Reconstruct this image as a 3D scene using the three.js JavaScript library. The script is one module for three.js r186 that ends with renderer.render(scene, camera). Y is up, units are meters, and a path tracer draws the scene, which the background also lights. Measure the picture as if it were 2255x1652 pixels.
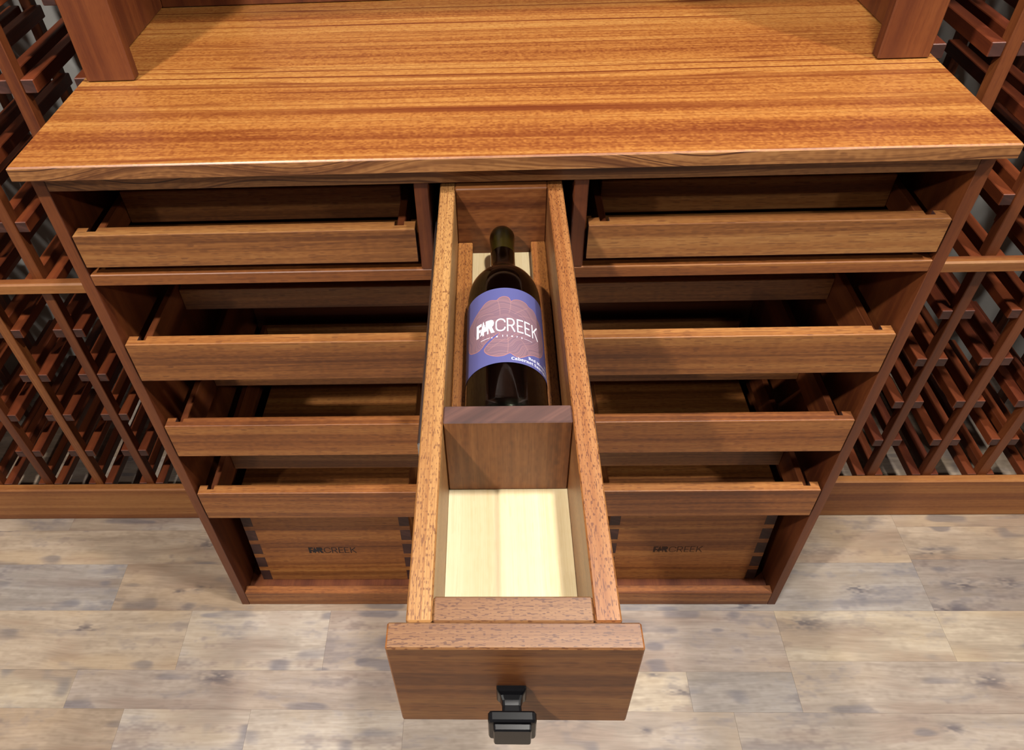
import * as THREE from 'three';

// ---------------------------------------------------------------- camera, exposure, lights
const scene = new THREE.Scene();
scene.background = new THREE.Color(0x000000);
const renderer = new THREE.WebGLRenderer();
renderer.toneMapping = THREE.LinearToneMapping;
renderer.toneMappingExposure = 0.85;
renderer.shadowMap.enabled = true;

const CAM = { x: -0.00824, y: 1.59074, z: 0.77828, yaw: -0.05498, pitch: 0.73409, roll: -0.05308, f: 1658.41, px: 1025.03, py: 667.8 };
const camera = new THREE.PerspectiveCamera(2 * Math.atan(826 / CAM.f) * 180 / Math.PI, 2255 / 1652, 0.02, 30);
{
  const { yaw, pitch, roll } = CAM, c = Math.cos, s = Math.sin;
  const fw = new THREE.Vector3(s(yaw) * c(pitch), -s(pitch), -c(yaw) * c(pitch));
  const r0 = new THREE.Vector3(c(yaw), 0, s(yaw)), u0 = new THREE.Vector3().crossVectors(r0, fw);
  const r = r0.clone().multiplyScalar(c(roll)).addScaledVector(u0, s(roll));
  const u = r0.clone().multiplyScalar(-s(roll)).addScaledVector(u0, c(roll));
  camera.matrixAutoUpdate = true;
  camera.position.set(CAM.x, CAM.y, CAM.z);
  camera.quaternion.setFromRotationMatrix(new THREE.Matrix4().makeBasis(r, u, fw.clone().negate()));
  camera.setViewOffset(2255, 1652, 1127.5 - CAM.px, 826 - CAM.py, 2255, 1652);
}
scene.add(camera);

const CEIL = 2.9;
// ceiling downlights: x, z, candela
const LAMPS = [
  [-0.92, 1.02, 42], [0.31, 0.30, 24], [1.29, 0.60, 26], [-2.00, 1.80, 13], [2.50, 1.80, 14],
];
const LAMP_COLOR = new THREE.Color(1.0, 0.95, 0.88);

// ---------------------------------------------------------------- helpers
let seed = 7;
const rnd = () => { seed = (seed * 1664525 + 1013904223) >>> 0; return seed / 4294967296; };
const names = {};
function numbered(n) { const k = names[n] = (names[n] ?? -1) + 1; return k ? `${n}_${String(k).padStart(3, '0')}` : n; }
function tag(o, label, category, group, kind) {
  o.userData.label = label; o.userData.category = category;
  if (group) o.userData.group = group;
  if (kind) o.userData.kind = kind;
  return o;
}
function group(name, label, category, grp, kind) {
  const g = new THREE.Group(); g.name = numbered(name); scene.add(g);
  return tag(g, label, category, grp, kind);
}
function sub(name, parent, label) {
  const g = new THREE.Group(); g.name = name; parent.add(g);
  if (label) g.userData.label = label;
  return g;
}
function mesh(name, geo, mat, parent, at, label) {
  const m = new THREE.Mesh(geo, mat); m.name = parent === scene ? numbered(name) : name;
  m.castShadow = m.receiveShadow = true;
  if (at) m.position.set(...at);
  if (label) m.userData.label = label;
  parent.add(m); return m;
}

// periodic value noise
function hash(ix, iy, s) { let h = Math.imul(ix, 374761393) ^ Math.imul(iy, 668265263) ^ Math.imul(s, 2246822519); h = Math.imul(h ^ (h >>> 13), 1274126177); h ^= h >>> 16; return (h >>> 0) / 4294967296; }
function vn(x, y, px, py, s) {
  const x0 = Math.floor(x), y0 = Math.floor(y), fx = x - x0, fy = y - y0;
  const a = ((x0 % px) + px) % px, b = (a + 1) % px, c = ((y0 % py) + py) % py, d = (c + 1) % py;
  const u = fx * fx * (3 - 2 * fx), v = fy * fy * (3 - 2 * fy);
  const n00 = hash(a, c, s), n10 = hash(b, c, s), n01 = hash(a, d, s), n11 = hash(b, d, s);
  return n00 + (n10 - n00) * u + (n01 - n00) * v + (n00 - n10 - n01 + n11) * u * v;
}
const clamp = (x, a = 0, b = 1) => Math.max(a, Math.min(b, x));
const sm = (a, b, x) => { const t = clamp((x - a) / (b - a)); return t * t * (3 - 2 * t); };
const mixc = (a, b, t) => [a[0] + (b[0] - a[0]) * t, a[1] + (b[1] - a[1]) * t, a[2] + (b[2] - a[2]) * t];

// texture over Lx by Ly metres, fn(X, Y) -> sRGB 0..255
function tex(w, h, Lx, Ly, fn) {
  const data = new Uint8Array(w * h * 4);
  for (let j = 0; j < h; j++) for (let i = 0; i < w; i++) {
    const c = fn((i + 0.5) / w * Lx, (j + 0.5) / h * Ly), k = (j * w + i) * 4;
    data[k] = clamp(c[0], 0, 255); data[k + 1] = clamp(c[1], 0, 255); data[k + 2] = clamp(c[2], 0, 255); data[k + 3] = 255;
  }
  const t = new THREE.DataTexture(data, w, h);
  t.colorSpace = THREE.SRGBColorSpace; t.wrapS = t.wrapT = THREE.RepeatWrapping; t.magFilter = THREE.LinearFilter; t.minFilter = THREE.LinearMipmapLinearFilter; t.generateMipmaps = true;
  t.needsUpdate = true; t.userData = { Lx, Ly };
  return t;
}
// wood: dark / mid / light colours, stripe strength, warp, pores
function wood(w, h, Lx, Ly, o) {
  const P = (f, L) => Math.max(1, Math.round(f * L));
  const n = (X, Y, fx, fy, s) => { const a = P(fx, Lx), b = P(fy, Ly); return vn(X / Lx * a, Y / Ly * b, a, b, s + (o.seed || 0) * 31); };
  return tex(w, h, Lx, Ly, (X, Y) => {
    const wy = Y + (o.slope || 0) * X + (o.warp || 0.004) * (n(X, Y, o.wf || 1.6, 6, 1) - 0.5) + (o.warp || 0.004) * 0.35 * (n(X, Y, 5, 14, 2) - 0.5);
    let s = 0.42 * n(X * 0.999, wy, 0.9, o.f1 || 45, 3) + 0.34 * n(X, wy, 1.3, o.f2 || 120, 4) + 0.24 * n(X, wy, 2.2, o.f3 || 330, 5);
    // occasional dark line
    const rn = o.ridge ? 1 - Math.abs(2 * n(X, wy, 0.8, o.ridge, 16) - 1) : 0;
    const line = o.ridge ? sm(0.8, 0.97, rn) * (0.35 + 0.65 * sm(0.3, 0.7, n(X, wy, 1.6, 60, 17))) * o.line + 0.5 * sm(0.86, 0.98, 1 - Math.abs(2 * n(X, wy, 1.2, o.ridge * 2.3, 18) - 1)) : sm(o.lt ?? 0.62, 0.86, n(X, wy, 1.1, o.fl || 90, 6)) * (o.line ?? 0.6);
    const fib = n(X, wy, 14, 1400, 7) - 0.5, fleck = n(X, wy, o.ff || 170, 420, 8) - 0.5, cloud = n(X, Y, 3.5, 9, 9) - 0.5;
    let t = 0.5 + (s - 0.5) * (o.contrast ?? 1.5) + fib * (o.fib ?? 0.25) + fleck * (o.fleck ?? 0.25) + cloud * (o.cloud ?? 0.3);
    let c = t < 0.5 ? mixc(o.dark, o.mid, clamp(t * 2)) : mixc(o.mid, o.light, clamp(t * 2 - 1));
    c = mixc(c, o.dark, line * (o.ridge ? 0.9 : 0.75));
    const p = sm(o.pt ?? 0.7, (o.pt ?? 0.7) + 0.12, n(X, wy, o.pfx || 60, o.pfy || 1100, 10)) * (o.pore ?? 0.3);
    return mixc(c, o.poreC || o.dark, p);
  });
}

// textures --------------------------------------------------------
const T = {
  counter: wood(2048, 1024, 1.3, 0.65, { seed: 1, dark: [124, 56, 20], mid: [190, 121, 56], light: [218, 158, 84], slope: -0.016, warp: 0.007, f1: 46, f2: 110, f3: 280, ridge: 62, line: 1.15, contrast: 1.0, cloud: 0.12, fleck: 0.36, ff: 330, fib: 0.2, pore: 0.25, pt: 0.64, pfx: 260, pfy: 600 }),
  front: wood(1536, 512, 1.2, 0.3, { seed: 2, dark: [114, 64, 28], mid: [172, 110, 56], light: [204, 146, 84], warp: 0.010, f1: 34, f2: 110, f3: 380, contrast: 1.2, fleck: 0.2, line: 0.45, fl: 100, pore: 0.35, pfx: 70, pfy: 1000, poreC: [92, 48, 26] }),
  figured: wood(1536, 256, 1.3, 0.12, { seed: 3, dark: [104, 58, 28], mid: [188, 128, 74], light: [212, 156, 98], warp: 0.055, wf: 6, f1: 70, f2: 150, f3: 420, ridge: 120, line: 1.3, contrast: 0.7, pore: 0.25, pfx: 90 }),
  red: wood(1024, 256, 1.0, 0.2, { seed: 4, dark: [112, 52, 24], mid: [148, 80, 38], light: [174, 102, 52], warp: 0.006, f1: 40, f2: 120, contrast: 1.1, fleck: 0.12, line: 0.2, pore: 0.2, cloud: 0.4 }),
  pale: wood(2048, 512, 0.5, 0.1, { seed: 5, dark: [156, 100, 54], mid: [206, 154, 96], light: [228, 186, 130], warp: 0.003, f1: 60, f2: 200, f3: 600, contrast: 0.9, fleck: 0.06, line: 0.12, pore: 0.7, pt: 0.66, pfx: 380, pfy: 1900, poreC: [120, 72, 44] }),
  rack: wood(1024, 256, 1.0, 0.2, { seed: 8, dark: [120, 62, 30], mid: [172, 110, 56], light: [202, 144, 84], warp: 0.008, f1: 30, f2: 100, contrast: 1.2, fleck: 0.12, line: 0.3, pore: 0.2 }),
  dark: wood(512, 256, 0.5, 0.12, { seed: 9, dark: [66, 36, 30], mid: [88, 52, 44], light: [112, 72, 60], slope: 0.55, warp: 0.004, f1: 120, f2: 300, f3: 800, contrast: 1.4, fleck: 0.2, line: 0.3, pore: 0.3 }),
  ply: wood(1024, 512, 0.6, 0.3, { seed: 6, dark: [178, 155, 112], mid: [193, 176, 139], light: [201, 189, 157], warp: 0.03, f1: 30, f2: 60, f3: 200, contrast: 0.9, fleck: 0.1, line: 0.12, pore: 0.15, poreC: [162, 138, 96] }),
  back: wood(512, 512, 0.5, 0.3, { seed: 10, dark: [100, 50, 24], mid: [150, 88, 44], light: [176, 114, 64], warp: 0.004, f1: 60, f2: 180, contrast: 1.2, fleck: 0.3, line: 0.2, pore: 0.25 }),
};
function floorTex(sd) {
  const Lx = 1.2, Ly = 0.3, r = (k) => hash(k, sd, 77);
  const knots = Array.from({ length: 7 }, (_, k) => [r(k) * Lx, r(k + 20) * Ly, 0.006 + r(k + 40) * 0.012]);
  const n = (X, Y, fx, fy, s) => { const a = Math.round(fx * Lx), b = Math.max(1, Math.round(fy * Ly)); return vn(X / Lx * a, Y / Ly * b, a, b, s + sd * 17); };
  return tex(1024, 384, Lx, Ly, (X, Y) => {
    let wy = Y + 0.022 * (n(X, Y, 3, 8, 1) - 0.5) + 0.005 * (n(X, Y, 14, 24, 2) - 0.5), kd = 0;
    for (const [kx, ky, kr] of knots) {
      let dx = Math.abs(X - kx); dx = Math.min(dx, Lx - dx); const dy = Y - ky;
      const d = Math.hypot(dx * 0.4, dy) / kr; wy += 0.012 * Math.sign(dy) * Math.exp(-d * 0.8);
      kd = Math.max(kd, Math.exp(-d * 1.1) * (0.25 + 0.75 * sm(0.25, 0.7, 0.5 * n(X, Y, 50, 110, 15) + 0.5 * n(X, Y, 120, 300, 24))));
    }
    const g = 0.45 * n(X, wy, 2.5, 60, 3) + 0.3 * n(X, wy, 6, 170, 4) + 0.25 * n(X, wy, 18, 380, 5);
    const blot = 0.45 * n(X, Y + 0.25 * X, 6, 16, 6) + 0.3 * n(X, Y, 15, 34, 7) + 0.25 * n(X, Y, 40, 80, 12), warm = 0.6 * n(X, Y, 4, 12, 8) + 0.4 * n(X, Y, 11, 30, 13);
    const fine = 0.5 * n(X, Y, 60, 120, 20) + 0.5 * n(X, Y, 120, 260, 21);
    let c = mixc([168, 155, 143], [214, 202, 188], sm(0.22, 0.78, g * 0.4 + blot * 0.35 + fine * 0.25));
    c = mixc(c, [200, 180, 154], 0.5 * sm(0.45, 0.75, warm));
    c = mixc(c, [150, 142, 142], 0.75 * sm(0.5, 0.74, 0.55 * blot + 0.2 * n(X, wy, 4, 60, 9) + 0.25 * fine));
    c = mixc(c, [150, 128, 114], 0.5 * sm(0.54, 0.8, 0.4 * n(X, wy, 5, 60, 10) + 0.4 * n(X, Y, 9, 20, 14) + 0.2 * fine));
    c = mixc(c, [122, 118, 126], 0.6 * sm(0.66, 0.8, 0.5 * n(X, Y, 22, 60, 22) + 0.5 * n(X, Y, 8, 22, 23)));
    c = mixc(c, [98, 92, 100], 0.75 * sm(0.05, 0.9, kd));
    const f = (n(X, wy, 40, 500, 11) - 0.5) * 14;
    return [c[0] + f, c[1] + f, c[2] + f];
  });
}
const TF = [floorTex(1), floorTex(2), floorTex(3), floorTex(4)];

const WOOD = 0.5;   // finished sapele reflects little
// materials ---------------------------------------------------------
function wmat(t, o = {}) {
  const m = new THREE.MeshPhysicalMaterial({ map: t, roughness: o.rough ?? 0.5, clearcoat: o.coat ?? 0.0, clearcoatRoughness: 0.3 });
  const k = o.dim ?? WOOD, q = o.tint || [1, 1, 1]; m.color.setRGB(q[0] * k, q[1] * k, q[2] * k);
  m.userData.t = t;
  return m;
}
const M = {
  counter: wmat(T.counter, { rough: 0.42, coat: 0.15 }),
  figured: wmat(T.figured, { rough: 0.5 }),
  front: wmat(T.front), frontWarm: wmat(T.front, { tint: [1.0, 0.93, 0.84] }), frontRed: wmat(T.front, { tint: [1.12, 0.98, 0.84] }),
  red: wmat(T.red, { tint: [0.74, 0.66, 0.58] }),
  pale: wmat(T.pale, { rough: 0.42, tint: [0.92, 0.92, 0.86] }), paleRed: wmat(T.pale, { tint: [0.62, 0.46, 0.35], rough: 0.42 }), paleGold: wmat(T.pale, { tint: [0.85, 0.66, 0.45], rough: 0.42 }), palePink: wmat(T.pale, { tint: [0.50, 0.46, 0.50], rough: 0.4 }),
  rack: wmat(T.rack, { tint: [1.25, 1.2, 1.15] }), rackPost: wmat(T.rack, { tint: [0.95, 0.8, 0.7] }), rackRed: wmat(T.red, { tint: [0.78, 0.56, 0.46] }),
  endDark: wmat(T.dark, { rough: 0.6 }), endGrey: wmat(T.dark, { rough: 0.6, tint: [1.0, 0.95, 0.95] }),
  ply: wmat(T.ply, { rough: 0.45, dim: 1 }), back: wmat(T.back, { rough: 0.45 }),
  crate: wmat(T.front, { tint: [1.22, 1.12, 0.95], rough: 0.55 }),
  wall: new THREE.MeshStandardMaterial({ color: 0x8a8884, roughness: 0.9 }),
  roomWall: new THREE.MeshStandardMaterial({ color: 0x3d2a20, roughness: 0.9 }),
  ceiling: new THREE.MeshStandardMaterial({ color: 0x3a2e26, roughness: 0.95 }),
  steel: new THREE.MeshStandardMaterial({ color: 0xb9bcc0, roughness: 0.3, metalness: 1 }),
  black: new THREE.MeshPhysicalMaterial({ color: 0x08080a, roughness: 0.28, ior: 1.35, specularIntensity: 0.6 }),
  glow: new THREE.MeshStandardMaterial({ color: 0x000000, emissive: LAMP_COLOR, emissiveIntensity: 12 }),
  trimWhite: new THREE.MeshStandardMaterial({ color: 0xe8e6e0, roughness: 0.6 }),
};

// geometry ------------------------------------------------------------
function finish(geo, grain, t, off = [rnd(), rnd()], topT) {
  // non-indexed box projection in metres; faces square to the grain go to slot 1
  if (geo.index) geo = geo.toNonIndexed();
  const p = geo.attributes.position, nrm = geo.attributes.normal, N = p.count, ga = 'xyz'.indexOf(grain);
  let { Lx, Ly } = t.userData; const order = [[], [], []];
  const get = (i, k) => p.array[i * 3 + k];
  const uv = new Float32Array(N * 2);
  for (let f = 0; f < N; f += 3) {
    const n = [0, 1, 2].map(k => Math.abs(nrm.array[f * 3 + k] + nrm.array[f * 3 + 3 + k] + nrm.array[f * 3 + 6 + k]));
    const d = n.indexOf(Math.max(...n)); let a, b;
    if (d === ga) { a = (ga + 1) % 3; b = (ga + 2) % 3; order[1].push(f); } else { a = ga; b = 3 - ga - d; order[topT && d === 1 && nrm.array[f * 3 + 1] > 0 ? 2 : 0].push(f); }
    ({ Lx, Ly } = (topT && d === 1 ? topT : t).userData);
    for (let i = f; i < f + 3; i++) { uv[i * 2] = get(i, a) / Lx + off[0]; uv[i * 2 + 1] = (get(i, b) + (d === 1 ? 0 : 0.037 * d)) / Ly + off[1]; }
  }
  const P = new Float32Array(N * 3), Q = new Float32Array(N * 3), U = new Float32Array(N * 2); let k = 0;
  for (const list of order) for (const f of list) for (let i = f; i < f + 3; i++, k++) {
    for (let c = 0; c < 3; c++) { P[k * 3 + c] = p.array[i * 3 + c]; Q[k * 3 + c] = nrm.array[i * 3 + c]; }
    U[k * 2] = uv[i * 2]; U[k * 2 + 1] = uv[i * 2 + 1];
  }
  const g = new THREE.BufferGeometry();
  g.setAttribute('position', new THREE.BufferAttribute(P, 3)); g.setAttribute('normal', new THREE.BufferAttribute(Q, 3)); g.setAttribute('uv', new THREE.BufferAttribute(U, 2));
  g.addGroup(0, order[0].length * 3, 0); if (order[1].length) g.addGroup(order[0].length * 3, order[1].length * 3, 1);
  if (order[2].length) g.addGroup((order[0].length + order[1].length) * 3, order[2].length * 3, 2);
  return g;
}
function chamferBox(w, h, d, c = 0.0012) {
  const a = [w / 2, h / 2, d / 2], pos = [];
  const V = (s, k) => [0, 1, 2].map(j => s[j] * (a[j] - (j === k ? 0 : c)));
  const tri = (p, q, r) => {
    const n = new THREE.Vector3().crossVectors(new THREE.Vector3(...q).sub(new THREE.Vector3(...p)), new THREE.Vector3(...r).sub(new THREE.Vector3(...p)));
    const m = new THREE.Vector3(p[0] + q[0] + r[0], p[1] + q[1] + r[1], p[2] + q[2] + r[2]);
    // outward by the sign of the dominant corner direction
    const out = n.x * Math.sign(m.x) * Math.abs(m.x / a[0]) + n.y * Math.sign(m.y) * Math.abs(m.y / a[1]) + n.z * Math.sign(m.z) * Math.abs(m.z / a[2]);
    pos.push(...p, ...(out > 0 ? q : r), ...(out > 0 ? r : q));
  };
  for (let k = 0; k < 3; k++) for (const s of [-1, 1]) {
    const l = (k + 1) % 3, m = (k + 2) % 3, S = (x, y) => { const t = [0, 0, 0]; t[k] = s; t[l] = x; t[m] = y; return V(t, k); };
    tri(S(-1, -1), S(1, -1), S(1, 1)); tri(S(-1, -1), S(1, 1), S(-1, 1));
  }
  for (let m = 0; m < 3; m++) { const k = (m + 1) % 3, l = (m + 2) % 3;
    for (const sk of [-1, 1]) for (const sl of [-1, 1]) {
      const S = (x, f) => { const t = [0, 0, 0]; t[k] = sk; t[l] = sl; t[m] = x; return V(t, f); };
      tri(S(-1, k), S(1, k), S(1, l)); tri(S(-1, k), S(1, l), S(-1, l));
    } }
  for (const x of [-1, 1]) for (const y of [-1, 1]) for (const z of [-1, 1]) tri(V([x, y, z], 0), V([x, y, z], 1), V([x, y, z], 2));
  const g = new THREE.BufferGeometry(); g.setAttribute('position', new THREE.Float32BufferAttribute(pos, 3)); g.computeVertexNormals();
  return g;
}
// board between two corners, grain axis, wood material and end-grain material
function board(name, parent, [x0, x1], [y0, y1], [z0, z1], grain, mat, end, label, c, top) {
  const g = finish(chamferBox(x1 - x0, y1 - y0, z1 - z0, c), grain, mat.userData.t, undefined, top && top.userData.t);
  return mesh(name, g, top ? [mat, end || mat, top] : [mat, end || mat], parent, [(x0 + x1) / 2, (y0 + y1) / 2, (z0 + z1) / 2], label);
}
function extrude(pts, depth, bevel = 0) {
  const s = new THREE.Shape(pts.map(p => new THREE.Vector2(...p)));
  return new THREE.ExtrudeGeometry(s, { depth, bevelEnabled: bevel > 0, bevelSize: bevel, bevelOffset: -bevel, bevelThickness: bevel, bevelSegments: 2 });
}
function plainBox(name, [x0, x1], [y0, y1], [z0, z1], mat, parent = scene) {
  return mesh(name, new THREE.BoxGeometry(x1 - x0, y1 - y0, z1 - z0), mat, parent, [(x0 + x1) / 2, (y0 + y1) / 2, (z0 + z1) / 2]);
}

// ---------------------------------------------------------------- the room
const RX = 3.2, ZB = -0.66, ZF = 2.5;
{
  const st = (m, l, c) => tag(m, l, c, null, 'structure');
  st(plainBox('wall_back', [-RX - 0.1, RX + 0.1], [-0.05, CEIL + 0.05], [ZB - 0.1, ZB], M.wall), 'pale grey painted wall behind the wine racks', 'wall');
  st(plainBox('wall_left', [-RX - 0.1, -RX], [-0.05, CEIL + 0.05], [ZB, ZF], M.roomWall), 'brown side wall beyond the racks', 'wall');
  st(plainBox('wall_right', [RX, RX + 0.1], [-0.05, CEIL + 0.05], [ZB, ZF], M.roomWall), 'brown side wall opposite', 'wall');
  st(plainBox('wall_front', [-RX - 0.1, RX + 0.1], [-0.05, CEIL + 0.05], [ZF, ZF + 0.1], M.roomWall), 'brown wall across the room from the cabinet', 'wall');
  st(plainBox('ceiling', [-RX, RX], [CEIL, CEIL + 0.05], [ZB, ZF], M.ceiling), 'brown timber ceiling with recessed downlights', 'ceiling');
}
// floor of separate weathered planks: x0, x1, z0, z1, tone
{
  const floor = group('floor', 'weathered grey and tan wood plank floor', 'floor', null, 'structure');
  plainBox('subfloor', [-RX, RX], [-0.05, -0.008], [ZB, ZF], new THREE.MeshStandardMaterial({ color: 0x6b5f55, roughness: 0.9 }), floor);
  const G = [0.78, 0.78, 0.81], Br = [0.88, 0.76, 0.64], Pa = [1.06, 1.03, 1.0], Ye = [1.06, 1.0, 0.88], Mi = [0.92, 0.87, 0.83], Pk = [0.9, 0.84, 0.82], Dk = [0.72, 0.68, 0.67], Tn = [0.98, 0.88, 0.76];
  const P = [
    // strips along the left rack
    [-RX, -1.05, -0.30, -0.184, Mi], [-1.05, 0.1, -0.30, -0.184, Mi], [-RX, -1.42, -0.184, -0.0962, Tn], [-1.42, 0.1, -0.184, -0.0962, Tn],
    [-RX, -0.8725, -0.0962, 0.0140, G], [-0.8725, -0.05, -0.0962, 0.0140, Br],
    [-RX, -1.25, 0.0140, 0.1408, Mi], [-1.25, -0.688, 0.0140, 0.1408, Tn], [-0.688, -0.380, 0.0140, 0.1408, Pa], [-0.380, 0.573, 0.0140, 0.1408, Pk],
    [-RX, -0.894, 0.1408, 0.2166, Ye], [-0.894, 0.06, 0.1408, 0.2166, Pk], [0.06, 0.363, 0.1408, 0.2166, Ye], [0.363, 0.573, 0.1408, 0.2166, G],
    [-RX, -1.30, 0.2166, 0.33, Tn], [-1.30, -0.768, 0.2166, 0.33, Br], [-0.768, -0.510, 0.2166, 0.33, Pa], [-0.510, -0.2027, 0.2166, 0.33, Pa], [-0.2027, 0.44, 0.2166, 0.33, Mi], [0.44, RX, 0.2166, 0.33, Mi],
    // right of the cabinet
    [0.1, 0.908, -0.30, -0.0962, Tn], [0.908, RX, -0.30, -0.186, Tn], [0.908, RX, -0.186, -0.1035, Tn],
    [-0.05, 0.908, -0.0962, 0.0140, G], [0.908, RX, -0.1035, 0.0140, Dk],
    [0.573, 0.908, 0.0140, 0.1190, Ye], [0.908, RX, 0.0140, 0.1190, Ye],
    [0.573, 1.30, 0.1190, 0.2166, Mi], [1.30, RX, 0.1190, 0.2166, Br],
  ];
  let z = -0.30, k = 0; const tones = [Mi, Br, Pa, G, Tn, Pk, Ye];
  for (const [za, zb, d] of [[-0.30, ZB, -1], [0.33, ZF, 1]]) for (z = za; d > 0 ? z < zb - 1e-3 : z > zb + 1e-3;) {
    let z2 = z + d * (0.09 + 0.05 * rnd()); if (d > 0 ? z2 > zb - 0.05 : z2 < zb + 0.05) z2 = zb;
    for (let x = -RX; x < RX - 1e-3;) { let x2 = x + 0.5 + 0.7 * rnd(); if (x2 > RX - 0.3) x2 = RX; P.push([x, x2, Math.min(z, z2), Math.max(z, z2), tones[k++ % 7]]); x = x2; }
    z = z2;
  }
  const mats = {};
  P.forEach(([x0, x1, z0, z1, tone], i) => {
    const ti = (i * 3 + 1) % TF.length, key = ti + ':' + tone.join();
    const m = mats[key] ??= (() => { const q = wmat(TF[ti], { rough: 0.55, tint: tone, dim: 0.62 }); return q; })();
    board('plank', floor, [x0 + 0.0001, x1 - 0.0001], [-0.008, 0], [z0 + 0.0001, z1 - 0.0001], 'x', m, m, null, 0.0001);
  });
}
// ceiling downlights
for (const [x, z, cd] of LAMPS) {
  const l = group('recessed_downlight', 'small round recessed ceiling downlight with white ring', 'ceiling light', 'ceiling downlights');
  l.position.set(x, CEIL, z);
  const ring = mesh('trim_ring', new THREE.LatheGeometry([[0.05, -0.001], [0.05, -0.006], [0.066, -0.006], [0.07, -0.001]].map(p => new THREE.Vector2(...p)), 32), M.trimWhite, l);
  const bulb = mesh('lens', new THREE.CylinderGeometry(0.049, 0.049, 0.004, 32), M.glow, l, [0, -0.004, 0]);
  const s = new THREE.SpotLight(LAMP_COLOR, cd, 0, 1.45, 0.25, 2);
  s.position.set(0, -0.012, 0); s.target.position.set(0, -2, 0); s.castShadow = true; s.shadow.radius = 3.2;
  s.name = 'downlight_beam'; s.target.name = 'beam_target';
  l.add(s); l.add(s.target);
}

// ---------------------------------------------------------------- base cabinet
const W = 0.580, TP = 0.017, XI = W - TP, CB = -0.485;
const YT = 1.133, YU = 1.114;                     // worktop top and underside
const cab = group('base_cabinet', 'reddish-brown wooden base cabinet with pull-out trays and one open drawer', 'cabinet');
for (const s of [-1, 1]) board('side_panel', cab, s < 0 ? [-W, -XI] : [XI, W], [0, YU], [CB, 0], 'y', M.red, M.endGrey, null, 0.0008);
board('top_rail', cab, [-XI, XI], [1.085, YU], [-0.07, 0], 'x', M.figured, M.figured);
board('top_panel', cab, [-XI, XI], [1.094, YU], [CB + 0.01, -0.0702], 'x', M.red, M.red);
board('shelf', cab, [-XI, XI], [0.930, 0.9495], [CB + 0.01, 0], 'x', M.frontRed, M.frontRed);
for (const s of [-1, 1]) board('divider', cab, s < 0 ? [-0.107, -0.089] : [0.089, 0.107], [0.9496, 1.0849], [CB + 0.01, 0], 'y', M.red, M.red);
board('back_panel', cab, [-XI, XI], [0.001, 1.0935], [CB, CB + 0.0098], 'x', M.red, M.red);
board('bottom_rail', cab, [-XI, XI], [0.001, 0.0505], [-0.018, 0], 'x', M.frontRed, M.frontRed);
{ // bottom panel falls a little towards the back
  const g = finish(chamferBox(2 * XI - 0.001, 0.010, 0.445, 0.0005), 'z', T.red);
  const m = mesh('bottom_panel', g, [M.red, M.red], cab, [0, 0.015, -0.242]); m.rotation.x = -0.045;
}
// pull-out trays
function tray(x0, x1, yb, yt, mat, label, zd = -0.148) {
  const t = sub('pull_out_tray', cab, label), n0 = x0 + 0.0155, n1 = x1 - 0.0155, d = 0.019, nd = 0.0105, tw = 0.0115;
  // front board with two dadoes open at the top for the tray sides
  const g = extrude([[x0, 0], [x1, 0], [x1, d], [n1, d], [n1, nd], [n1 - tw, nd], [n1 - tw, d], [n0 + tw, d], [n0 + tw, nd], [n0, nd], [n0, d], [x0, d]], yt - yb - 0.0028, 0.0014);
  g.rotateX(Math.PI / 2); g.translate(0, yt - 0.0014, 0); g.scale(1, 1, -1);
  // the scale mirrored the winding: turn it back
  const p = g.attributes.position.array, q = g.attributes.normal.array;
  for (let i = 0; i < p.length; i += 9) for (let c = 0; c < 3; c++) { [p[i + 3 + c], p[i + 6 + c]] = [p[i + 6 + c], p[i + 3 + c]]; [q[i + 3 + c], q[i + 6 + c]] = [q[i + 6 + c], q[i + 3 + c]]; }
  mesh('tray_front', finish(g, 'x', mat.userData.t), [mat, M.endDark], t, [0, 0, 0.003]);
  const top = yt - 0.012;
  for (const [a, b] of [[n0, n0 + tw], [n1 - tw, n1]]) board('tray_side', t, [a + 0.0002, b - 0.0002], [yb + 0.004, top], [-0.455, -nd + 0.0028], 'z', M.red, M.endDark);
  board('tray_back', t, [n0 + tw, n1 - tw], [yb + 0.004, top], [-0.455, -0.443], 'x', M.front, M.endDark);
  board('tray_divider', t, [n0 + tw + 0.0002, n1 - tw - 0.0002], [yb + (zd > -0.1 ? 0.003 : 0.011), yb + 0.056], [zd - 0.016, zd], 'x', M.front, M.front);
  return t;
}
const XF = 0.559;
tray(-XF, -0.1105, 0.965, 1.0185, M.front, 'short pull-out tray beside the open drawer', -0.095);
tray(0.1105, XF, 0.965, 1.0185, M.front, 'short pull-out tray beside the open drawer', -0.095);
tray(-XF, XF, 0.7377, 0.8173, M.frontWarm, 'full-width pull-out tray below the fixed shelf');
tray(-XF, XF, 0.5444, 0.6262, M.frontRed, 'full-width pull-out tray in the middle');
tray(-XF, XF, 0.3511, 0.4317, M.frontRed, 'full-width pull-out tray above the crates', -0.101);

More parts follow.
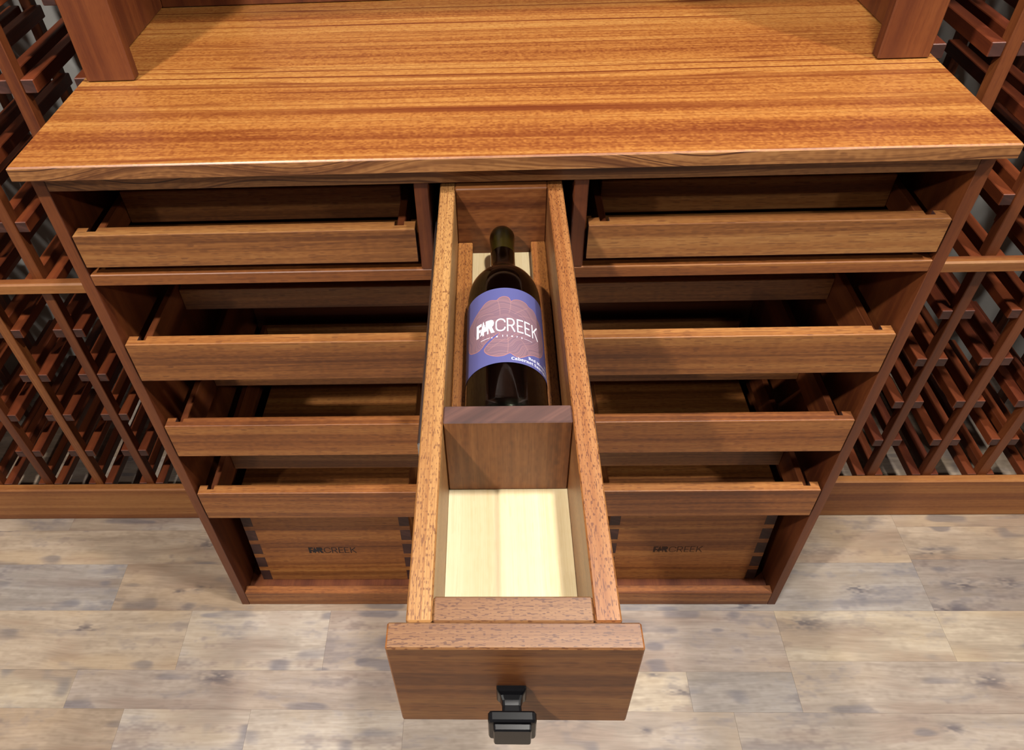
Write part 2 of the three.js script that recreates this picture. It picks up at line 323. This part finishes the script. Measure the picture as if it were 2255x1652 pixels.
// open drawer
const DT = 1.0815, DF = 0.983, DZ = 0.560;
const dr = sub('drawer', cab, 'narrow deep drawer pulled fully open');
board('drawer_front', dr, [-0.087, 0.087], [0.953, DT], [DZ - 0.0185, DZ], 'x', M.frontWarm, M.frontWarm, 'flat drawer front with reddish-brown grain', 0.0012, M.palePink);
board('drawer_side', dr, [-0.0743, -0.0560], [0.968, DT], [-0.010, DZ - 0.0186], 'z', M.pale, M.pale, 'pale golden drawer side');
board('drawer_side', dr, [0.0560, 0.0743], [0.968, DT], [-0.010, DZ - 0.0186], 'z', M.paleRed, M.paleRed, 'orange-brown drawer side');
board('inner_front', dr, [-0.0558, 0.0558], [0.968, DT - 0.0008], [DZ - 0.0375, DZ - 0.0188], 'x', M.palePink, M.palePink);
board('drawer_back', dr, [-0.0558, 0.0558], [0.968, DT], [-0.010, 0.0087], 'x', M.back, M.back);
board('drawer_bottom', dr, [-0.0558, 0.0558], [0.975, DF], [0.009, DZ - 0.0378], 'z', M.ply, M.ply, 'pale birch plywood bottom', 0.0003);
board('divider_block', dr, [-0.0557, 0.0557], [DF + 0.0002, DT + 0.0015], [0.350, 0.369], 'y', M.back, M.endDark, 'dark end-grain topped divider');
for (const s of [-1, 1]) board('bottle_cleat', dr, s < 0 ? [-0.0557, -0.0372] : [0.0372, 0.0557], [DF + 0.0002, 1.001], [0.0092, 0.3495], 'z', M.paleGold, M.endDark);
for (const s of [-1, 1]) {
  board('slide_rail', dr, s < 0 ? [-0.0845, -0.0745] : [0.0745, 0.0845], [0.985, 1.022], [-0.36, 0.345], 'z', Object.assign(M.steel, { userData: { t: T.red } }), M.steel);
}
// square black knob
{
  const k = [], sq = (s, z, r) => { const a = []; for (let i = 0; i < 4; i++) for (let j = 0; j < 3; j++) { const c = (i * 90 + 45) * Math.PI / 180, q = (i * 90 + j * 45) * Math.PI / 180; a.push([Math.sign(Math.cos(c)) * (s / 2 - r) + r * Math.cos(q), Math.sign(Math.sin(c)) * (s / 2 - r) + r * Math.sin(q), z]); } return a; };
  const rings = [sq(0.0215, 0, 0.001), sq(0.0215, 0.0022, 0.001), sq(0.0200, 0.0036, 0.0015), sq(0.0165, 0.0055, 0.002), sq(0.0142, 0.0085, 0.002), sq(0.0136, 0.012, 0.002), sq(0.0142, 0.016, 0.002), sq(0.0160, 0.0185, 0.002),
    sq(0.0320, 0.0190, 0.0025), sq(0.0338, 0.0202, 0.003), sq(0.0338, 0.0248, 0.003), sq(0.0322, 0.0264, 0.003), sq(0.0268, 0.0268, 0.0015), sq(0.0264, 0.0300, 0.0015), sq(0.0252, 0.0312, 0.0015)];
  const pos = [], n = 12;
  for (let r = 0; r + 1 < rings.length; r++) for (let i = 0; i < n; i++) { const j = (i + 1) % n, A = rings[r][i], B = rings[r][j], C = rings[r + 1][j], D = rings[r + 1][i]; pos.push(...A, ...B, ...C, ...A, ...C, ...D); }
  const L = rings[rings.length - 1]; for (let i = 1; i + 1 < n; i++) pos.push(...L[0], ...L[i], ...L[i + 1]);
  const g = new THREE.BufferGeometry(); g.setAttribute('position', new THREE.Float32BufferAttribute(pos, 3)); g.computeVertexNormals();
  mesh('knob', g, M.black, dr, [-0.0018, 1.0105, DZ], 'square stepped black metal knob');
}

// ---------------------------------------------------------------- worktop
{
  const wt = group('worktop', 'glossy striped orange-brown wooden worktop on the base cabinet', 'worktop');
  const x = 0.587;
  const top = finish(chamferBox(2 * x, YT - YU, 0.02 - CB, 0.0015), 'x', T.counter, [0.5, 0.5]);
  // the front edge shows figured grain: give faces that look forward their own slot
  const m = mesh('slab', top, [M.counter, M.counter], wt, [0, (YT + YU) / 2 + 0.0001, (0.02 + CB) / 2]);
  board('front_edge_band', wt, [-x, x], [YU + 0.0001, YT - 0.0012], [0.0185, 0.0208], 'x', M.figured, M.figured, 'pale front edge with swirling dark grain', 0.0004);
}
// ---------------------------------------------------------------- hutch standing on the worktop
{
  const h = group('display_hutch', 'tall open wooden hutch standing on the worktop', 'hutch');
  const zf = -0.202, top = 2.2;
  for (const s of [-1, 1]) {
    const X = (a, b) => s < 0 ? [-b, -a] : [a, b];
    board('stile', h, X(0.508, 0.576), [YT + 0.0012, top], [zf - 0.019, zf], 'y', M.red, M.red, null, 0.0015);
    board('side_panel', h, X(0.557, 0.576), [YT + 0.0012, top], [CB, zf - 0.0192], 'y', M.red, M.red);
  }
  board('back_panel', h, [-0.5568, 0.5568], [YT + 0.0012, top], [CB, CB + 0.01], 'y', M.red, M.red);
  board('shelf', h, [-0.5568, 0.5568], [1.60, 1.619], [CB + 0.011, zf - 0.0195], 'x', M.red, M.red);
  board('top_panel', h, [-0.576, 0.576], [top + 0.0002, top + 0.019], [CB, zf], 'x', M.red, M.red);
}

// ---------------------------------------------------------------- wine racks on either side
function rack(s, label) {
  const r = group('wine_rack', label, 'wine rack', 'wine racks flanking the cabinet');
  const zp = -0.235, zb = -0.56, top = 2.1, dy = s > 0 ? 0.0135 : 0;
  const X = (a, b) => s < 0 ? [-b, -a] : [a, b];
  board('toe_board', r, X(0.5815, 1.72), [0.0003, 0.122 + dy], [zp, -0.216], 'x', M.rack, M.rack, null, 0.003);
  board('cross_rail', r, X(0.5815, 1.72), [0.7285 + dy, 0.7525 + dy], [zp, -0.216], 'x', M.rack, M.rack, null, 0.003);
  const pg = [0, 1, 2].map(() => finish(chamferBox(0.019, top - 0.0003, 0.019), 'y', T.red));
  const rg = [0, 1, 2].map(() => finish(chamferBox(0.0195, 0.0215, 0.30), 'z', T.red));
  for (let k = 0; k < 8; k++) {
    const x = s * (0.705 + 0.122 * k);
    const mm = k === 2 && s < 0 ? M.rackPost : M.red;
    mesh('post', pg[k % 3], [mm, mm], r, [x, top / 2, zp - 0.0097]);
    mesh('rear_post', pg[(k + 1) % 3], [M.red, M.red], r, [x, top / 2, zb + 0.01]);
    for (let j = 0; j < 16; j++) for (const q of [-1, 1])
      mesh('support_rail', rg[(j + k) % 3], [M.rackRed, M.endGrey], r, [x + q * 0.0195, 0.0965 + 0.0108 + dy + 0.1257 * j, -0.238 - 0.15]);
  }
  // supports fixed to the end next to the cabinet
  board('end_post', r, X(0.5835, 0.5955), [0.0003, top], [-0.56, -0.26], 'y', M.red, M.red);
  for (let j = 0; j < 16; j++) mesh('support_rail', rg[j % 3], [M.rackRed, M.endGrey], r, [s * 0.6055, 0.1073 + dy + 0.1257 * j, -0.388]);
  return r;
}
rack(-1, 'reddish wooden wine rack lattice with one lighter orange post, beside the cabinet');
rack(1, 'reddish wooden wine rack lattice with posts all alike in red, beside the cabinet');

// ---------------------------------------------------------------- lettering
// FIR CREEK wordmark drawn in a 98 by 20 box: F 0-10, tree 7-18, R 17-30, C 31-45.5, R 47-58, E 62-70, E 73.5-82, K 86-97
function wordmark(c, color, x0, y0, sx, sy) {
  c.save(); c.translate(x0, y0); c.scale(sx, sy); c.fillStyle = c.strokeStyle = color; c.lineJoin = 'miter';
  const poly = p => { c.beginPath(); p.forEach((q, i) => i ? c.lineTo(...q) : c.moveTo(...q)); c.closePath(); c.fill(); };
  poly([[0, 0], [9.5, 0], [9.5, 4.2], [4.6, 4.2], [4.6, 8.4], [8.2, 8.4], [8.2, 12.4], [4.6, 12.4], [4.6, 20], [0, 20]]);                     // F
  poly([[12.6, -1.5], [14.2, 2.2], [13.4, 2.2], [15.6, 6.2], [14.6, 6.2], [17.2, 10.4], [16, 10.4], [18.4, 15], [13.6, 15], [13.6, 20], [11, 20], [11, 17.5], [6.4, 18.6], [8.6, 14.6], [7.2, 14.8], [9.6, 10.6], [8.4, 10.6], [10.6, 6.4], [9.8, 6.4], [11.6, 2.4], [11, 2.4]]); // tree
  poly([[16.4, 0], [25, 0], [28, 1.6], [29.2, 5.4], [28.4, 9], [26, 11], [30, 20], [24.8, 20], [21.6, 12], [20.8, 12], [20.8, 20], [18.6, 20], [18.6, 15.6], [16.4, 10]]);  // R
  c.fillRect(0, 0, 0, 0);
  c.lineWidth = 1.9;
  const line = p => { c.beginPath(); p.forEach((q, i) => i ? c.lineTo(...q) : c.moveTo(...q)); c.stroke(); };
  c.beginPath(); c.moveTo(44.8, 6.5); c.bezierCurveTo(44.6, -0.4, 32.4, -0.4, 32.3, 7); c.lineTo(32.3, 13); c.bezierCurveTo(32.4, 20.6, 44.6, 20.6, 44.8, 13.5); c.stroke();   // C
  c.beginPath(); c.moveTo(48.4, 20); c.lineTo(48.4, 1); c.lineTo(53, 1); c.bezierCurveTo(59.4, 1, 59.4, 11, 53, 11); c.lineTo(48.4, 11); c.moveTo(53.4, 11); c.lineTo(58.4, 20); c.stroke(); // R
  for (const x of [62.8, 74.4]) line([[x + 8.6, 1], [x, 1], [x, 19], [x + 8.6, 19]]), line([[x, 10], [x + 7.2, 10]]);
  line([[87, 0], [87, 20]]); line([[97, 0], [88, 11]]); line([[90.4, 8.6], [97.4, 20]]);
  c.restore();
}
// bottle label print, laid out in degrees round the bottle and metres along it
const LA = 104, LZ0 = 0.1725, LZ1 = 0.281, LW = 1456, LH = Math.round(LW * (LZ1 - LZ0) / (2 * LA * Math.PI / 180 * 0.0408));
const labelTex = (() => {
  const cv = document.createElement('canvas'); cv.width = LW; cv.height = LH; const c = cv.getContext('2d');
  const X = a => (a + LA) / (2 * LA) * LW, Y = z => (z - LZ0) / (LZ1 - LZ0) * LH;
  c.fillStyle = '#5a5c96'; c.fillRect(0, 0, LW, LH);
  const path = p => { c.beginPath(); const q = p.map(([a, z]) => [X(a), Y(z)]), n = q.length;
    for (let i = 0; i < n; i++) { const A = q[i], B = q[(i + 1) % n], m = [(A[0] + B[0]) / 2, (A[1] + B[1]) / 2]; i ? c.quadraticCurveTo(A[0], A[1], m[0], m[1]) : c.moveTo(m[0], m[1]); }
    c.quadraticCurveTo(q[0][0], q[0][1], (q[0][0] + q[1][0]) / 2, (q[0][1] + q[1][1]) / 2); c.closePath(); };
  const round = [[-68, .2312], [-66, .2112], [-55.9, .2086], [-48.5, .2033], [-40, .1985], [-34.6, .1945], [-28, .1905], [-20.8, .1892], [-11.1, .1919], [-9, .189], [-5, .1868], [0.2, .1862], [6.7, .1875], [9.4, .1945], [13, .191], [20.1, .1893], [28.4, .1895], [34, .191], [37.9, .195], [46, .195], [51.7, .1985], [55.3, .2045], [59.3, .2063], [65, .212], [69, .22], [70, .2349], [66, .2485], [58, .258], [51.9, .261], [36, .2645], [20, .274], [12, .2725], [6, .268], [2, .270], [-3.7, .2725], [-14.1, .2725], [-26.1, .267], [-32.5, .2595], [-28.1, .2549], [-6.5, .2411], [-9, .2395], [-30, .250], [-36.5, .256], [-46, .257], [-62.6, .250], [-68, .2369]];
  path(round); c.fillStyle = '#866a78'; c.fill(); c.save(); c.clip();
  // growth rings of the cut log
  const cx = X(-4), cy = Y(.236);
  for (let i = 3; i < 110; i++) {
    const r = i * 5.6; c.beginPath();
    for (let k = 0; k <= 120; k++) { const t = k / 120 * Math.PI * 2, w = 1 + 0.10 * Math.cos(3 * t + 0.5) + 0.07 * Math.cos(5 * t) + 0.04 * Math.sin(9 * t + i * 0.05); const x = cx + r * w * Math.cos(t) * 1.05, y = cy + r * w * Math.sin(t) * 0.95; k ? c.lineTo(x, y) : c.moveTo(x, y); }
    c.strokeStyle = hash(i, 3, 5) > 0.5 ? `rgba(196,142,134,${0.12 + 0.3 * hash(i, 1, 9)})` : `rgba(86,66,86,${0.1 + 0.25 * hash(i, 2, 9)})`; c.lineWidth = 1.5 + 3 * hash(i, 4, 5); c.stroke();
  }
  // paler rays
  c.strokeStyle = 'rgba(196,146,140,0.3)';
  for (const [a, b] of [[[-10, .192], [-7, .214]], [[9, .194], [6, .212]], [[-46, .207], [-16, .212]], [[36, .197], [14, .212]], [[58, .208], [20, .214]], [[22, .248], [33, .262]], [[3, .246], [2, .269]], [[-26, .262], [0, .249]]]) { c.lineWidth = 10; c.beginPath(); c.moveTo(X(a[0]), Y(a[1])); c.quadraticCurveTo((X(a[0]) + X(b[0])) / 2 + 14, (Y(a[1]) + Y(b[1])) / 2 - 10, X(b[0]), Y(b[1])); c.stroke(); }
  c.restore(); path(round); c.strokeStyle = 'rgba(196,128,112,0.85)'; c.lineWidth = 7; c.stroke();
  wordmark(c, '#fbfaff', X(-45.5), Y(.2193), (X(52.5) - X(-45.5)) / 97, (Y(.2385) - Y(.2193)) / 20);
  // spaced small word under the wordmark, between two hairlines
  c.fillStyle = c.strokeStyle = '#f4f2ff'; c.lineWidth = 6;
  c.beginPath(); c.moveTo(X(-37.2), Y(.2449)); c.lineTo(X(-22.6), Y(.2447)); c.stroke(); c.lineWidth = 3; c.beginPath(); c.moveTo(X(27), Y(.2452)); c.lineTo(X(41), Y(.2453)); c.stroke();
  c.font = 'bold 34px sans-serif'; c.textAlign = 'center';
  [['c', -19.3], ['e', -12], ['l', -3.9], ['l', 2.3], ['a', 9.3], ['r', 16.6], ['s', 23.6]].forEach(([ch, a]) => c.fillText(ch, X(a), Y(.2462)));
  c.textAlign = 'right'; c.font = 'bold 50px serif'; c.fillText('Cabernet Sauvignon', X(80), Y(.2774)); c.font = 'bold 47px serif'; c.fillText('Red Mountain', X(80), Y(.2718)); c.font = '42px serif'; c.fillText('2021', X(80), Y(.2660));
  const t = new THREE.CanvasTexture(cv); t.colorSpace = THREE.SRGBColorSpace; return t;
})();
const logoTex = (() => {
  const cv = document.createElement('canvas'); cv.width = 512; cv.height = 128; const c = cv.getContext('2d');
  c.fillStyle = '#000'; c.fillRect(0, 0, 512, 128); wordmark(c, '#fff', 8, 14, 5.08, 5.0);
  return new THREE.CanvasTexture(cv);
})();

// ---------------------------------------------------------------- crates in the bottom compartment
function crate(x0, x1, label, lx0, lx1, ink) {
  const c = group('wine_crate', label, 'crate', 'finger-jointed crates in the bottom compartment');
  const w = x1 - x0, H = 0.262, D = 0.36, th = 0.021, pitch = 0.0502, fh = 0.037, off = 0.0;
  c.position.set((x0 + x1) / 2, 0.0306, -0.043); c.rotation.x = -0.045;
  const notches = []; for (let k = 0; k * pitch < H; k++) notches.push([off + k * pitch, Math.min(H, off + k * pitch + fh)]);
  const half = w / 2;
  const prof = sgn => { // edge points going up
    const p = []; for (const [a, b] of notches) { p.push([sgn * (half - th), a], [sgn * (half - th), b], [sgn * half, b]); const nx = a + pitch; if (nx < H) p.push([sgn * half, nx]); else if (b < H) p.push([sgn * half, H]); }
    return p; };
  const right = prof(1), left = prof(-1).reverse();
  for (const [z, nm] of [[-th, 'front_panel'], [-D, 'back_panel']]) {
    const g = extrude([...right, ...left], th); g.translate(0, 0, z);
    mesh(nm, finish(g, 'x', T.front), [M.crate, M.crate], c);
  }
  for (const s of [-1, 1]) {
    const p = [], e = 0.0003; // (z, y) outline with fingers into the front and back boards
    for (const [a, b] of notches) { p.push([-th + 0.0004, a + e], [0.0001, a + e], [0.0001, b - e], [-th + 0.0004, b - e]); }
    const q = []; for (const [a, b] of [...notches].reverse()) q.push([-D + th, b - e], [-D, b - e], [-D, a + e], [-D + th, a + e]);
    p.push([-th + 0.0004, H], [-D + th, H]);
    const pts = [...p, ...q].map(([z, y]) => [-z, y]);
    const g = extrude(pts, th - 0.0004); g.rotateY(Math.PI / 2); g.translate(s > 0 ? half - th + 0.0002 : -half + 0.0002, 0, 0);
    mesh('side_panel', finish(g, 'z', T.front), [M.crate, M.endDark], c, null, 'side board with dark end-grain fingers');
  }
  board('lid', c, [-half, half], [H + 0.0003, H + 0.012], [-D, 0], 'x', M.crate, M.crate);
  board('bottom_panel', c, [-half + th, half - th], [0.002, 0.010], [-D + th, -th], 'x', M.ply, M.ply);
  const lg = new THREE.PlaneGeometry(lx1 - lx0, 0.0265);
  const lm = new THREE.MeshStandardMaterial({ color: 0x1a1418, roughness: 0.7, alphaMap: logoTex, transparent: true, opacity: ink });
  mesh('burned_logo', lg, lm, c, [(lx0 + lx1) / 2 - (x0 + x1) / 2, 0.1145, 0.0004], 'dark burned FIRCREEK wordmark');
  return c;
}
crate(-0.535, -0.192, 'finger-jointed wooden crate with a heavy dark wordmark, beside the pale drawer side', -0.4155, -0.3115, 1.0);
crate(0.212, 0.540, 'finger-jointed wooden crate with a faint thin wordmark, beside the reddish drawer side', 0.3085, 0.4125, 0.65);

// ---------------------------------------------------------------- wine bottle lying in the drawer
{
  const b = group('wine_bottle', 'dark green wine bottle with purple label lying in the open drawer', 'bottle');
  b.position.set(0.0004, DF + 0.0002 + 0.0405, 0); // axis height
  const R = 0.0405;
  const prof = [[0, .330], [.012, .330], [.024, .3335], [.030, .3385], [.0340, .3395], [.0372, .3380], [.0392, .3345], [.0402, .3295], [R, .3235], [R, .158], [.0402, .149], [.0392, .1405], [.0370, .132], [.0332, .1235], [.0285, .1165], [.0235, .1105], [.0190, .1045], [.0164, .099], [.0152, .093], [.0147, .085], [.0145, .060], [.0147, .046], [.0151, .041], [.0155, .037], [.0156, .033], [.0152, .029], [.0142, .0255], [.0125, .0225], [.010, .0205], [.007, .0191], [.0035, .0183], [0, .0181]];
  const lathe = (pts, seg = 72) => { const g = new THREE.LatheGeometry(pts.map(([r, z]) => new THREE.Vector2(r, z)), seg); g.rotateX(Math.PI / 2); return g; };
  const glass = new THREE.MeshPhysicalMaterial({ color: 0xffffff, roughness: 0.03, transmission: 1, thickness: 0.004, ior: 1.5, attenuationColor: new THREE.Color().setRGB(0.36, 0.40, 0.26), attenuationDistance: 0.0016 });
  const outerG = lathe([...prof].reverse());
  mesh('glass', outerG, glass, b, null, 'dark olive-green glass');
  // wine and cork fill the inside
  const wine = new THREE.MeshPhysicalMaterial({ color: 0x040102, roughness: 0.15 });
  const t = 0.0004, body = prof.slice(1, 20).map(([r, z], i) => [Math.max(r - t, 0.001), i < 8 ? z - 0.0012 : z]).filter(([, z]) => z > 0.066);
  mesh('wine', lathe([[0, .3288], ...body, [.0139, .0665], [0, .0665]].reverse()), wine, b, null, 'dark red wine');
  mesh('cork', lathe([[0, .0270], [.0122, .0270], [.0126, .0660], [0, .0660]], 32), new THREE.MeshStandardMaterial({ color: 0xb98d5c, roughness: 0.9 }), b);
  // label: strip of a slightly larger cylinder
  const n = 60, pos = [], uv = [], idx = [], nr = [];
  for (let i = 0; i <= n; i++) { const a = (-LA + 2 * LA * i / n) * Math.PI / 180; for (const z of [LZ0, LZ1]) { pos.push(Math.sin(a) * (R + 0.0003), Math.cos(a) * (R + 0.0003), z); nr.push(Math.sin(a), Math.cos(a), 0); uv.push(i / n, z === LZ0 ? 1 : 0); } }
  for (let i = 0; i < n; i++) { const k = i * 2; idx.push(k, k + 1, k + 3, k, k + 3, k + 2); }
  const g = new THREE.BufferGeometry(); g.setAttribute('position', new THREE.Float32BufferAttribute(pos, 3)); g.setAttribute('normal', new THREE.Float32BufferAttribute(nr, 3)); g.setAttribute('uv', new THREE.Float32BufferAttribute(uv, 2)); g.setIndex(idx);
  mesh('label', g, new THREE.MeshPhysicalMaterial({ map: labelTex, color: new THREE.Color().setRGB(0.55, 0.55, 0.55), roughness: 0.42, side: THREE.DoubleSide }), b, null, 'purple paper label with a cut log and white FIRCREEK lettering');
}

renderer.render(scene, camera);
